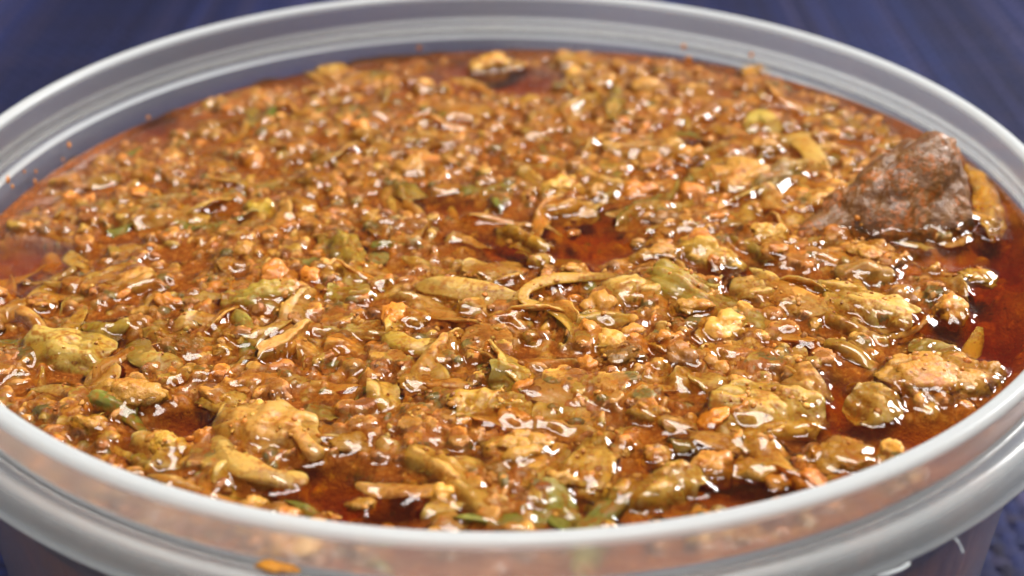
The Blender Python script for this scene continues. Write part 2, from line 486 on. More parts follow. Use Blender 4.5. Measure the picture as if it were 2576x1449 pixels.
def sweep_shape(path, w, t, seed, nring=14, sub=10, twist=0.0, hollow=False):
    """a soft strip with an elliptical section swept along a bent path (mm)"""
    P = np.array(path, float); m = len(P)
    s = np.linspace(0, m - 1, (m - 1) * sub + 1)
    i = np.clip(s.astype(int), 0, m - 2); f = (s - i)[:, None]
    g = lambda q: P[np.clip(q, 0, m - 1)]
    p0, p1, p2, p3 = g(i - 1), g(i), g(i + 1), g(i + 2)
    C = 0.5 * (2 * p1 + (p2 - p0) * f + (2 * p0 - 5 * p1 + 4 * p2 - p3) * f ** 2 + (3 * p1 - p0 - 3 * p2 + p3) * f ** 3)
    T_ = np.gradient(C, axis=0); T_ /= np.linalg.norm(T_, axis=1)[:, None]
    upv = np.array([0, -0.35, 1.0]); A = np.cross(T_, upv); A /= np.linalg.norm(A, axis=1)[:, None]; B = np.cross(A, T_)
    tw = twist * np.linspace(0, 1, len(s))[:, None]; A, B = A * np.cos(tw) + B * np.sin(tw), -A * np.sin(tw) + B * np.cos(tw)
    q = np.linspace(0, 1, len(s)); prof = np.clip(np.minimum(q, 1 - q) * 9, 0.05, 1) ** 0.5
    th_ = np.arange(nring) * 2 * np.pi / nring
    ca = np.sign(np.cos(th_)) * np.abs(np.cos(th_)) ** 0.8; sa = np.sin(th_)
    wob = 1 + 0.10 * vnoise(np.stack([q * 9, q * 0], -1), 1.5, seed, 2)
    V = C[:, None] + A[:, None] * (ca[None, :, None] * (w / 2 * prof * wob)[:, None, None]) + B[:, None] * (sa[None, :, None] * (t / 2 * prof)[:, None, None])
    n = len(s); idx = np.arange(n * nring).reshape(n, nring); r2 = np.roll(idx, -1, axis=1)
    Q = np.stack([idx[:-1], r2[:-1], r2[1:], idx[1:]], -1).reshape(-1, 4)
    V = V.reshape(-1, 3); cap0 = idx[0][::-1]; cap1 = idx[-1]
    T = [(cap0[0], cap0[k], cap0[k + 1]) for k in range(1, nring - 1)] + [(cap1[0], cap1[k], cap1[k + 1]) for k in range(1, nring - 1)]
    return V, Q, np.array(T)


SOLIDS = []          # world-space vertices (mm) of every placed piece, for wetting
LAND = []            # (short name, x, y) of the pieces one can find by eye


def place(o, V, mat):
    o.matrix_world = Matrix.Translation(Vector(mat[0]) * MM) @ Matrix(mat[1]).to_4x4()
    SOLIDS.append(V @ np.array(mat[1]).T + np.array(mat[0]))


def rotm(ax, ay, az):
    return np.array((Matrix.Rotation(az, 3, 'Z') @ Matrix.Rotation(ay, 3, 'Y') @ Matrix.Rotation(ax, 3, 'X')))


# colours of the food
PALE = lin((206, 172, 90)); CREAM = lin((220, 190, 116)); YEL = lin((210, 164, 48)); OLIVE = lin((156, 132, 46)); GREEN = lin((112, 128, 34))
DGREEN = lin((62, 84, 36)); LIME = lin((158, 160, 60)); TANV = lin((196, 146, 74)); AMBER = lin((206, 138, 46)); BROWNV = lin((150, 104, 48))
MT = lin((192, 138, 56)); ML = lin((212, 164, 78)); MD = lin((150, 102, 42)); MO = lin((206, 136, 42)); DARK = lin((120, 82, 46))


def golden(c, f=0.22):
    return tuple(np.minimum((np.array(c) * (1 - f) + np.array(lin((228, 160, 62))) * f) * np.array((1.32, 1.15, 1.0)), 0.9))


def piece(name, me_V, Q, T, pos, R, color, label, cat, short, mat, group=None):
    o = obj(name, mesh_from(name, me_V, Q=Q, T=T, mat=mat), color=color)
    place(o, me_V, (pos, R)); tag(o, label, cat, group)
    LAND.append((short, pos[0], pos[1])); return o


def leaf(name, p1, p2, wid, thick, color, label, cat, short, dz=0.3, roll=0.0, pitch=0.0, seed=0, **kw):
    a = ground(*p1); b = ground(*p2); c = (a + b) / 2; L = max(np.linalg.norm((b - a)[:2]), 2.0)
    az = math.atan2(b[1] - a[1], b[0] - a[0])
    for k_, f_ in (('arch', .6), ('cross', .6), ('wave', .7)):
        if k_ in kw: kw[k_] *= f_
    kw.setdefault('wave', 0.3); kw.setdefault('ridge', 0.0 if cat == 'onion' else 0.34); kw.setdefault('fold', 0.0 if cat == 'onion' else 1.1); kw.setdefault('nu', 50); kw.setdefault('nv', 30); kw['arch'] = kw.get('arch', 0) * .6 + 0.1; kw['cross'] = kw.get('cross', 0) * .5 + 0.1; kw['square'] = min(kw.get('square', .45), .8)
    V, Q = sheet_shape(L * 1.06, wid * 1.08, thick * 0.8, seed + 100, **kw)
    R = rotm(math.radians(roll * 0.5), math.radians(pitch), az)
    dz = dz * 0.7 + 0.12
    color = golden(color)
    return piece(name, V, Q, None, (c[0], c[1], level(c[0], c[1]) + dz), R, color, label, cat, short, LEAF, group=cat + ' pieces in the stew')


def band(name, pts, w_, t_, color, label, cat, short, seed=0, twist=0.0):
    color = golden(color)
    P = [ground(px, py, dz) - np.array([0, 0, 0.2 + 0.2 * dz]) for px, py, dz in pts]
    c = np.mean(P, axis=0)
    V, Q, T = sweep_shape([p - c for p in P], w_ * 1.15, t_ * 0.7, seed, twist=twist)
    return piece(name, V, Q, T, tuple(c), np.eye(3), color, label, cat, short, LEAF, group=cat + ' pieces in the stew')


def meat(p, wpx, hpx, color, label, short, seed=0, dz=None, az=0.0, sub=5, cat='meat', name='meat_crumble', lumps=38, mat=None, craggy=1.0, depth=None):
    color = tuple(np.array(color) * np.array((0.95, 1.05, 0.88)))
    c = ground(*p); s = pxscale(c); wx = wpx / s / 2.0; hz = hpx / s / 2.0 / 0.87 * 0.8
    wy = depth if depth else wx * 0.8
    V, T = meat_shape(seed + 400, sub if wpx >= 120 else 4, lumps, craggy)
    V = V * np.array([wx, wy, hz]) * 0.92
    R = rotm(0.15 * math.sin(seed), 0.15 * math.cos(seed * 2.0), math.radians(az))
    z = level(c[0], c[1]) + (-hz * 0.10 if dz is None else dz)
    return piece(name, V, None, T, (c[0], c[1], z), R, color, label, cat, short, mat or MEAT, group='meat pieces in the stew')


# ------------------------------------------------------------------ the pieces one can pick out, where they lie
# the large dark chunk standing against the rim
ck = ground(2235, 578); cs_ = pxscale(ck)
V, T = ico(6); V = V.copy(); S0 = V.copy()
# its outline seen from the front: a wedge that rises to a blunt peak beside the rim
outl = np.array([(-255, 70), (-160, -5), (-75, -85), (10, -165), (70, -205), (120, -225), (160, -205), (178, -150), (190, -80), (192, 10), (170, 80), (60, 120), (-120, 110)], float) * np.array([1, -1])
oa = np.arctan2(outl[:, 1], outl[:, 0]); od = np.argsort(oa); oa = oa[od]; orr = np.hypot(outl[:, 0], outl[:, 1])[od]
va = np.arctan2(V[:, 2], V[:, 0]); rp = np.interp(va, np.r_[oa[-1] - 2 * np.pi, oa, oa[0] + 2 * np.pi], np.r_[orr[-1], orr, orr[0]]) / cs_
q = np.hypot(V[:, 0], V[:, 2]) ** 0.85
yy = np.sign(V[:, 1]) * np.abs(V[:, 1]) ** 0.7
V = np.stack([np.cos(va) * rp * q, yy * 5.0, np.sin(va) * rp * q * 1.04], -1)
lump = np.abs(vnoise(V, 0.55, 905, 2)) * 0.85 + np.abs(vnoise(V, 1.9, 906, 2)) * 0.22 + 0.08 * vnoise(V, 5.0, 907, 2)
V = V + S0 * (lump - 0.3)[:, None]
piece('meat_chunk', V, None, T, (ck[0], ck[1] + 2.5, level(ck[0], ck[1]) + 0.2), rotm(-0.62, 0, -0.10), DARK, 'big dark brown meat chunk standing up against the tub rim', 'meat', 'big dark meat chunk', CHUNK, group='meat pieces in the stew')

C_ = 'cabbage'
leaf('cabbage_piece', (2462, 440), (2490, 590), 4.4, 1.0, YEL, 'yellow cabbage strip wedged behind the big dark meat chunk', C_, 'yellow strip by the dark chunk', dz=.6, roll=-25, seed=1, bow=1.0, wave=.5)
leaf('cabbage_piece', (1905, 495), (2045, 430), 5.5, 0.8, lin((56, 60, 36)), 'blackish green leaf scrap touching the big dark meat chunk', C_, 'blackish green leaf', dz=1.2, roll=25, seed=2, wave=.8, arch=1.4)
leaf('cabbage_piece', (2065, 395), (2135, 385), 4.2, 1.2, CREAM, 'shiny cream cabbage square behind the dark meat chunk', C_, 'shiny cream square', dz=1.5, roll=30, seed=3)
band('cabbage_piece', [(1960, 360, .8), (2010, 345, 2.2), (2050, 385, 2.2), (2065, 440, .8)], 3.2, 0.9, OLIVE, 'green arched cabbage rib behind the blackish leaf', C_, 'green arched rib', 4)
band('cabbage_piece', [(1890, 330, .6), (1905, 285, 2.0), (1935, 290, 2.0), (1955, 330, .6)], 2.6, 0.8, LIME, 'small light green cabbage arch near the far rim', C_, 'small light green arch', 5)
leaf('cabbage_piece', (2140, 335), (2235, 330), 5.0, 0.9, OLIVE, 'curled olive cabbage cup beside the far rim', C_, 'curled olive cup', dz=1.2, roll=20, seed=6, arch=-1.0, cross=-1.2)
leaf('cabbage_piece', (1860, 190), (1930, 185), 4.0, 0.9, YEL, 'yellow cabbage lump against the far rim', C_, 'yellow lump at far rim', dz=0.8, roll=20, seed=7, arch=1.0)

leaf('onion_strip', (1055, 735), (1345, 795), 3.6, 1.9, lin((186, 166, 82)), 'long pale crescent onion strip arching out of the sauce', 'onion', 'long pale onion crescent', dz=.9, roll=38, seed=8, arch=1.3, bow=1.0, square=.25, wave=.1, ragged=.03, edge=.6)
band('cabbage_piece', [(1600, 690, .3), (1470, 688, 1.8), (1385, 690, 3.0), (1325, 715, 3.2), (1322, 745, 2.6), (1375, 765, 1.6), (1425, 800, 1.6), (1448, 840, 1.3), (1425, 868, .4)], 1.5, 0.7, lin((174, 146, 48)), 'thin yellow cabbage ribbon curled into a hook', C_, 'yellow hooked ribbon', 9, twist=.6)
leaf('cabbage_piece', (822, 838), (985, 845), 3.4, 1.2, lin((188, 180, 112)), 'pale silvery cabbage strip ending in the yellow green pod', C_, 'pale silvery strip', dz=.7, roll=30, seed=10, arch=.8, wave=.15)
band('scallion_piece', [(970, 835, 1.2), (1010, 855, 1.8), (1060, 868, 1.6), (1120, 862, .7)], 2.6, 2.0, lin((172, 150, 24)), 'glossy yellow green rolled pod shaped scallion', 'scallion', 'yellow green pod', 11)
leaf('cabbage_piece', (820, 885), (935, 880), 4.6, 0.7, AMBER, 'amber cabbage corner folded up beside the yellow green pod', C_, 'amber folded corner', dz=.7, roll=35, seed=12, square=1.0, wave=.5, arch=1.0)
leaf('cabbage_piece', (668, 915), (795, 835), 3.4, 0.6, lin((206, 160, 92)), 'translucent tan cabbage fin standing on edge', C_, 'translucent tan fin', dz=1.3, roll=48, seed=13, wave=.5, arch=.9)
leaf('cabbage_piece', (750, 905), (800, 895), 4.6, 0.6, TANV, 'pale folded cabbage flap under the translucent tan fin', C_, 'pale folded flap', dz=1.2, roll=55, seed=14, wave=.4)
leaf('cabbage_piece', (1072, 955), (1172, 850), 4.2, 0.8, lin((204, 152, 74)), 'tan pointed cabbage strip leaning towards the pod', C_, 'tan pointed strip', dz=1.0, roll=25, seed=15, taper=-.35, arch=.8, cross=.8)
leaf('onion_piece', (1160, 862), (1290, 862), 5.0, 1.6, lin((196, 136, 70)), 'smooth tan onion dome beside the hooked ribbon', 'onion', 'smooth tan dome', dz=.9, roll=10, seed=16, arch=1.3, cross=1.0, square=.2, wave=.1)
leaf('cabbage_piece', (565, 780), (765, 760), 6.4, 0.6, lin((138, 142, 48)), 'wavy green cabbage leaf with a notched edge', C_, 'wavy green leaf', dz=1.1, roll=32, seed=17, wave=1.3, ragged=.3, arch=1.2, vein=.3)
leaf('cabbage_piece', (850, 590), (905, 735), 5.6, 0.7, lin((142, 138, 48)), 'green cabbage leaf pointing away from the wavy green leaf', C_, 'green upright leaf', dz=.9, roll=-12, seed=18, wave=.8, vein=.3, ragged=.2)
leaf('cabbage_piece', (820, 755), (935, 745), 4.0, 0.7, LIME, 'small lime leaf between wavy green leaf and onion crescent', C_, 'small lime leaf', dz=.8, roll=25, seed=19, wave=.6)
leaf('cabbage_piece', (55, 885), (275, 905), 7.0, 1.1, lin((190, 180, 90)), 'pale green cabbage cap shining near the tub wall', C_, 'pale green cap', dz=1.3, roll=25, seed=20, arch=2.0, cross=1.5, wave=.3)
leaf('cabbage_piece', (232, 850), (305, 815), 5.0, 0.7, LIME, 'small lime cabbage scrap behind the pale green cap', C_, 'small lime scrap', dz=.9, roll=25, seed=21, wave=.6)
band('cabbage_piece', [(345, 850, .5), (355, 885, 1.5), (400, 905, 1.4), (455, 900, .5)], 3.0, 0.8, lin((150, 142, 62)), 'narrow green cabbage edge bent in an elbow', C_, 'green elbow', 22)
leaf('cabbage_piece', (360, 845), (480, 835), 4.6, 0.7, OLIVE, 'olive cabbage sheet above the green elbow', C_, 'olive sheet', dz=.8, roll=18, seed=23, wave=.6)
leaf('cabbage_piece', (1655, 715), (1960, 850), 8.2, 0.8, lin((132, 132, 40)), 'large green cabbage leaf lying flat with a pale vein', C_, 'large green leaf', dz=.9, roll=16, seed=24, wave=1.0, vein=.5, ragged=.28, arch=1.0)
leaf('cabbage_piece', (1680, 710), (1800, 740), 3.2, 0.7, GREEN, 'bright green leaf edge above the large green leaf', C_, 'bright green edge', dz=1.4, roll=30, seed=25, wave=.5)
leaf('cabbage_piece', (1535, 760), (1665, 730), 6.0, 1.1, lin((200, 176, 96)), 'pale cabbage dome ahead of the large green leaf', C_, 'pale dome', dz=1.3, roll=28, seed=26, arch=1.8, cross=1.2, wave=.3)
leaf('cabbage_piece', (1840, 735), (1945, 745), 5.4, 1.2, lin((204, 178, 104)), 'pale rounded cabbage lump behind the orange bean shape', C_, 'pale rounded lump', dz=1.3, roll=28, seed=27, arch=1.4, cross=1.2)
leaf('onion_piece', (1930, 735), (2060, 805), 4.6, 2.2, lin((198, 138, 50)), 'glossy orange onion piece shaped like a bean', 'onion', 'orange bean shape', dz=1.3, roll=25, seed=28, arch=1.0, cross=1.0, square=.2, wave=.2)
leaf('cabbage_piece', (2105, 765), (2290, 830), 6.2, 1.0, lin((214, 192, 112)), 'pale cabbage leaf with bright wet shine by the oil pool', C_, 'pale shining leaf', dz=1.5, roll=25, seed=29, arch=1.4, cross=.8, vein=.4)
leaf('cabbage_piece', (2065, 800), (2225, 870), 2.6, 0.7, lin((172, 138, 58)), 'narrow olive cabbage strip below the pale shining leaf', C_, 'narrow olive strip', dz=.9, roll=30, seed=30, wave=.2)
leaf('cabbage_piece', (2060, 745), (2170, 740), 3.6, 0.7, lin((190, 166, 72)), 'frilled cabbage edge behind the pale shining leaf', C_, 'frilled edge', dz=1.0, roll=35, seed=31, wave=1.1)
leaf('cabbage_piece', (2105, 712), (2240, 700), 4.2, 0.8, lin((136, 104, 48)), 'dark olive shell shaped cabbage piece with a white glint', C_, 'dark olive shell', dz=.9, roll=35, seed=32, arch=1.4, cross=.7, taper=-.2)
leaf('cabbage_piece', (1810, 1030), (2065, 1050), 8.6, 0.9, lin((196, 172, 78)), 'broad ribbed cabbage leaf glistening near the front rim', C_, 'broad ribbed leaf', dz=1.2, roll=22, seed=33, arch=1.2, cross=.9, vein=.3, wave=.5)
leaf('cabbage_piece', (1870, 1095), (2050, 1080), 3.0, 0.8, YEL, 'yellow cabbage edge under the broad ribbed leaf', C_, 'yellow edge', dz=.7, roll=30, seed=34)
leaf('cabbage_piece', (1150, 1070), (1325, 1030), 7.6, 0.8, lin((186, 158, 60)), 'olive yellow cabbage leaf with a forked white vein', C_, 'forked vein leaf', dz=1.0, roll=22, seed=35, vein=.75, wave=.5, square=.8)
leaf('cabbage_piece', (530, 1090), (800, 1115), 8.6, 1.0, lin((190, 152, 76)), 'big folded translucent cabbage leaf near the front', C_, 'big folded leaf', dz=1.5, roll=24, seed=36, arch=2.0, cross=1.5, wave=.6, vein=.4)
band('onion_strip', [(540, 1090, 1.2), (575, 1140, 1.8), (650, 1180, 1.8), (720, 1200, 1.2), (770, 1190, .2)], 2.3, 1.1, lin((204, 178, 98)), 'pale onion arc along the front of the big folded leaf', 'onion', 'pale onion arc', 37)
band('onion_strip', [(700, 1050, 2.6), (745, 1075, 2.4), (780, 1120, 1.6), (810, 1150, .6)], 1.8, 1.1, lin((194, 148, 74)), 'thin tan onion sliver lying on the big folded leaf', 'onion', 'thin tan sliver', 38)
leaf('cabbage_piece', (925, 1015), (1005, 1010), 5.4, 1.1, lin((202, 176, 90)), 'pale squarish cabbage stalk piece standing in the sauce', C_, 'pale squarish stalk', dz=1.2, roll=42, seed=39, square=1.0, wave=.2, ragged=.08)
leaf('cabbage_piece', (1230, 965), (1335, 960), 4.6, 1.0, lin((150, 150, 58)), 'small green cabbage triangle with a rounded tip', C_, 'green triangle', dz=1.1, roll=35, seed=40, taper=-.5, arch=.8)
leaf('cabbage_strip', (1030, 1150), (1265, 1300), 4.2, 1.5, lin((202, 168, 88)), 'long pale cabbage stalk strip sloping to the front rim', C_, 'long pale stalk strip', dz=.8, roll=22, seed=41, wave=.2, arch=.8, ragged=.06)
leaf('cabbage_piece', (1440, 1225), (1495, 1110), 3.6, 1.3, lin((196, 166, 76)), 'upright pale yellow cabbage stalk beside the large meat lump', C_, 'upright pale stalk', dz=.9, roll=-22, seed=42, wave=.3, arch=.8)
leaf('cabbage_piece', (1540, 1265), (1720, 1235), 4.6, 1.2, lin((164, 144, 50)), 'rolled green yellow cabbage close to the front rim', C_, 'rolled green yellow cabbage', dz=1.1, roll=30, seed=43, arch=1.2, cross=1.4)
leaf('cabbage_piece', (1650, 1215), (1770, 1230), 4.4, 1.0, lin((186, 158, 60)), 'yellow cabbage lump behind the rolled green yellow cabbage', C_, 'yellow lump', dz=1.2, roll=25, seed=44, arch=1.0)
leaf('cabbage_piece', (555, 1240), (610, 1165), 4.0, 1.1, lin((178, 158, 58)), 'yellow green cabbage end beside the front rim', C_, 'yellow green end', dz=.9, roll=-25, seed=45, arch=.8)
leaf('cabbage_piece', (330, 1175), (400, 1160), 3.4, 0.8, GREEN, 'little green leaf almost touching the front rim', C_, 'little green leaf', dz=.8, roll=30, seed=46, wave=.6)
leaf('cabbage_piece', (1355, 312), (1520, 240), 4.6, 0.9, lin((178, 146, 60)), 'folded olive cabbage leaf pointing to the far rim', C_, 'folded olive leaf', dz=1.0, roll=25, seed=47, arch=1.2, cross=.8)
leaf('cabbage_piece', (1545, 235), (1560, 315), 4.4, 0.8, lin((120, 128, 46)), 'green cabbage scrap hanging off the folded olive leaf', C_, 'green hanging scrap', dz=.9, roll=-20, seed=48, arch=.8)
leaf('onion_piece', (1110, 290), (1235, 285), 5.2, 1.6, lin((200, 146, 76)), 'smooth tan oval onion piece towards the far rim', 'onion', 'smooth tan oval', dz=.9, roll=15, seed=49, arch=1.2, cross=1.0, square=.3)
leaf('cabbage_piece', (345, 565), (525, 540), 6.0, 0.9, lin((184, 142, 62)), 'flat tan cabbage sheet with a straight cut edge', C_, 'flat tan sheet', dz=.7, roll=12, seed=50, square=1.0, wave=.25, ragged=.06)
leaf('cabbage_piece', (215, 545), (460, 490), 6.0, 0.6, lin((128, 112, 62)), 'grey green translucent cabbage sheet holding a bright puddle', C_, 'grey green sheet', dz=.3, roll=5, seed=51, wave=.25, cross=-.8)
leaf('cabbage_piece', (785, 405), (900, 395), 3.4, 0.6, DGREEN, 'small dark green leaf with a glint in the far half', C_, 'small dark green leaf', dz=.8, roll=18, seed=52, wave=.6)
leaf('cabbage_piece', (995, 470), (1050, 505), 4.4, 0.7, lin((104, 118, 50)), 'small green leaf bit in the middle of the stew', C_, 'small middle green bit', dz=.9, roll=25, seed=53, wave=.6)
leaf('cabbage_piece', (1355, 540), (1500, 535), 4.4, 0.8, lin((200, 150, 44)), 'orange yellow cabbage skirt in front of a tan meat lump', C_, 'orange yellow skirt', dz=.7, roll=25, seed=54, arch=.8, cross=.8)
leaf('cabbage_piece', (1445, 455), (1590, 485), 5.2, 0.9, lin((188, 160, 80)), 'pale cabbage leaf leaning on the tan meat lump', C_, 'pale leaning leaf', dz=1.0, roll=25, seed=55, wave=.6, vein=.4)
leaf('cabbage_piece', (1515, 400), (1720, 375), 5.4, 0.9, lin((176, 140, 62)), 'long tan cabbage leaf behind the pale leaning leaf', C_, 'long tan leaf', dz=.9, roll=22, seed=56, arch=.9, wave=.6)
leaf('cabbage_piece', (1255, 585), (1380, 628), 3.4, 0.8, lin((176, 148, 50)), 'olive strip dipping into the dark oil pool', C_, 'olive dipping strip', dz=.3, roll=18, seed=57, wave=.2)
leaf('cabbage_piece', (1560, 560), (1700, 520), 4.0, 0.8, lin((166, 132, 56)), 'olive strip on the far bank of the dark oil pool', C_, 'far bank strip', dz=.6, roll=15, seed=58)
leaf('cabbage_piece', (1830, 610), (1935, 665), 3.2, 0.7, lin((124, 120, 40)), 'green leaf tucked under the bright tan meat knob', C_, 'green tucked leaf', dz=.5, roll=20, seed=59)
leaf('cabbage_piece', (2000, 640), (2110, 610), 4.0, 0.8, lin((150, 132, 52)), 'olive leaf between two meat lumps near the dark chunk', C_, 'olive leaf between lumps', dz=.6, roll=20, seed=60)
leaf('cabbage_piece', (285, 740), (385, 700), 6.0, 0.9, lin((186, 138, 56)), 'amber cabbage hump in front of the flat tan sheet', C_, 'amber hump', dz=1.3, roll=25, seed=61, arch=1.6, cross=1.0)
leaf('cabbage_piece', (2145, 1000), (2240, 1060), 6.4, 0.8, lin((170, 140, 66)), 'olive cabbage leaf with a straight ridge near the front rim', C_, 'straight ridge leaf', dz=1.0, roll=18, seed=62, vein=.5)
leaf('cabbage_piece', (2290, 900), (2390, 880), 4.0, 0.7, lin((116, 120, 46)), 'green leaf behind the large lumpy heap by the oil pool', C_, 'green leaf behind heap', dz=.8, roll=22, seed=63)
leaf('cabbage_piece', (1960, 930), (2060, 1020), 5.0, 1.0, lin((190, 150, 78)), 'pinkish tan cabbage flap behind the broad ribbed leaf', C_, 'pinkish tan flap', dz=1.2, roll=22, seed=64, arch=1.0)
leaf('onion_piece', (1340, 985), (1460, 1020), 5.0, 1.3, lin((194, 146, 76)), 'tan onion piece beside the green triangle', 'onion', 'tan onion by triangle', dz=.8, roll=20, seed=65, arch=.8)
leaf('cabbage_piece', (1340, 1085), (1560, 1080), 3.6, 0.8, lin((184, 142, 66)), 'flat submerged tan strip beyond the large meat lump', C_, 'flat submerged strip', dz=.2, roll=10, seed=66, wave=.2)
leaf('cabbage_piece', (1455, 840), (1575, 800), 4.4, 0.9, lin((160, 146, 62)), 'olive rounded cabbage beside the hooked ribbon end', C_, 'olive rounded cabbage', dz=.9, roll=22, seed=67, arch=.9)
leaf('cabbage_piece', (1690, 955), (1765, 985), 5.0, 0.8, lin((180, 142, 62)), 'tan cabbage square behind the broad ribbed leaf', C_, 'tan square', dz=.6, roll=18, seed=68, square=1)
leaf('cabbage_piece', (770, 1035), (850, 1050), 3.4, 0.7, lin((118, 118, 44)), 'green leaf sunk behind the big folded leaf', C_, 'green sunk leaf', dz=.7, roll=20, seed=69)
leaf('cabbage_piece', (1690, 1130), (1750, 1110), 3.0, 0.7, DGREEN, 'dark green leaf tip near the front rim', C_, 'dark green tip', dz=.4, roll=15, seed=70)
leaf('cabbage_piece', (1155, 790), (1215, 780), 3.2, 0.8, lin((112, 118, 44)), 'green bit just under the onion crescent', C_, 'green bit under crescent', dz=.8, roll=25, seed=71)
leaf('cabbage_piece', (1060, 355), (1200, 365), 4.6, 0.8, lin((184, 146, 70)), 'tan cabbage fold in the far half behind small green bits', C_, 'tan far fold', dz=.8, roll=20, seed=72, wave=.7)
leaf('cabbage_piece', (1600, 175), (1450, 240), 3.6, 0.8, lin((186, 148, 72)), 'tan strip lying towards the far rim', C_, 'tan far strip', dz=.7, roll=20, seed=73)
leaf('cabbage_piece', (1770, 390), (1900, 360), 4.2, 0.8, lin((146, 132, 58)), 'olive green strip in front of the small light green arch', C_, 'olive green far strip', dz=.7, roll=20, seed=74)
leaf('cabbage_piece', (1560, 720), (1700, 690), 3.4, 0.8, lin((178, 150, 70)), 'tan ridge behind the pale cabbage dome', C_, 'tan ridge', dz=.7, roll=20, seed=75)
leaf('cabbage_piece', (700, 345), (790, 330), 3.4, .8, lin((178, 138, 62)), 'tan cabbage scrap in front of the far meat crest', C_, 'tan far scrap', dz=.6, roll=15, seed=76)
leaf('cabbage_piece', (185, 470), (300, 455), 4.2, .8, lin((170, 136, 66)), 'tan cabbage sheet close to the inner wall', C_, 'tan sheet by wall', dz=.5, roll=12, seed=77)

meat((660, 530), 100, 80, lin((228, 188, 92)), 'bright yellow lump like cooked egg', 'bright yellow lump', 1, az=20, name='egg_lump', cat='egg')
meat((1415, 485), 120, 95, ML, 'tan meat lump leaning against the pale leaning leaf', 'tan meat lump', 2)
meat((1775, 640), 90, 110, ML, 'long pale meat finger dipping towards the large green leaf', 'pale meat finger', 3, az=60, depth=5.0)
meat((1945, 605), 125, 105, lin((212, 160, 76)), 'bright tan meat knob standing in the oil', 'bright tan meat knob', 4)
meat((2195, 650), 185, 110, MT, 'wide meat lump in front of the big dark chunk', 'wide meat lump', 5)
meat((2455, 695), 95, 50, ML, 'small pale meat lump at the edge of the red pool', 'small pale lump', 6)
meat((310, 1010), 200, 150, MT, 'largest craggy meat clump near the front rim', 'largest craggy clump', 7, lumps=46)
meat((235, 1080), 95, 130, MT, 'tall meat clump in front of the largest craggy clump', 'tall meat clump', 8)
meat((430, 1135), 120, 90, ML, 'pale meat clump with a hollow top by the front rim', 'hollow topped clump', 9)
meat((112, 1025), 80, 62, MT, 'round meat ball near the rim below the pale green cap', 'round meat ball', 10)
meat((1315, 1140), 190, 130, lin((200, 146, 66)), 'large peaked meat lump with a black peppercorn dent', 'large peaked lump', 11, lumps=44)
meat((1350, 1225), 130, 90, MT, 'meat lump in front of the large peaked lump', 'lump before the peak', 12)
meat((1240, 1190), 100, 70, MD, 'brown meat lump beside the long pale stalk strip', 'brown lump by strip', 13)
meat((2105, 1150), 175, 95, MT, 'broad meat lump close to the front rim in the oil', 'broad front lump', 14)
meat((1905, 1185), 100, 55, MT, 'low meat lump by the broad front lump', 'low front lump', 15)
meat((1960, 1215), 80, 50, MO, 'orange meat crumb nearest the broad front lump', 'orange crumb', 16)
meat((610, 850), 125, 100, ML, 'pale shredded meat lump below the wavy green leaf', 'pale shredded lump', 17)
meat((645, 965), 150, 55, MO, 'flat orange meat slab in front of the tan fin', 'flat orange slab', 18)
meat((475, 880), 130, 70, MD, 'brown meat lump in the green elbow', 'brown lump in elbow', 19)
meat((465, 950), 105, 75, MT, 'knobby meat lump in front of the green elbow', 'knobby lump', 20)
meat((2340, 955), 270, 130, MT, 'large lumpy meat heap by the red oil pool', 'large lumpy heap', 21, lumps=52)
meat((1635, 1040), 105, 75, MT, 'meat lump ringed with a bright sauce line', 'ringed meat lump', 22)
meat((1565, 905), 130, 70, MD, 'dark meat lump beside a dark hollow', 'dark hollow lump', 23)
meat((1660, 465), 90, 50, AMBER, 'amber meat nugget on the far bank of the pool', 'amber nugget', 24)
meat((835, 185), 95, 60, ML, 'meat crest rising against the far wall', 'far meat crest', 25)
meat((1240, 175), 105, 75, ML, 'shredded meat tuft by the far wall', 'far meat tuft', 26)
meat((1325, 262), 65, 48, lin((218, 166, 70)), 'yellow meat knob in the far half', 'yellow far knob', 27)
meat((1440, 160), 110, 32, ML, 'flat pale meat bit along the far wall', 'flat far bit', 28)
meat((1640, 235), 130, 70, MT, 'meat lump beside the green hanging scrap', 'lump by hanging scrap', 29)
meat((930, 345), 110, 70, MT, 'meat lump in front of a dark leaf speck in the far half', 'far meat lump', 30)
meat((800, 455), 110, 50, MT, 'flat meat nugget behind the bright yellow lump', 'flat nugget', 31)
meat((745, 515), 90, 60, MT, 'meat nugget beside the bright yellow lump', 'nugget by yellow lump', 32)
meat((330, 640), 90, 50, MT, 'brown meat lump behind the amber hump', 'lump behind amber hump', 33)
meat((830, 700), 75, 45, MT, 'meat lump at the foot of the green upright leaf', 'lump at green leaf', 34)
meat((1250, 690), 160, 50, MT, 'ridge of meat behind the onion crescent', 'meat ridge', 35)
meat((1350, 660), 60, 55, ML, 'small meat peak at the edge of the dark pool', 'small meat peak', 36)
meat((1035, 805), 110, 70, MT, 'meat lump between onion crescent and silvery strip', 'lump by silvery strip', 37)
meat((1640, 640), 130, 80, MT, 'meat lump on the near bank of the dark pool', 'near bank lump', 38)
meat((1840, 460), 180, 75, MT, 'crumbly meat ridge beside the blackish leaf', 'crumbly ridge', 39)
meat((380, 440), 120, 45, MT, 'flat meat lump near the inner wall', 'flat lump by wall', 40)
meat((1340, 855), 60, 50, MT, 'round meat ball inside the hooked ribbon', 'ball in hook', 41)
meat((100, 770), 120, 60, MT, 'meat lump near the wall behind the pale green cap', 'lump behind cap', 42)
meat((1740, 800), 90, 60, MT, 'meat crumb resting on the large green leaf', 'crumb on green leaf', 43, dz=1.6)
meat((1040, 970), 110, 60, MT, 'meat lump in front of the tan pointed strip', 'lump before pointed strip', 44)
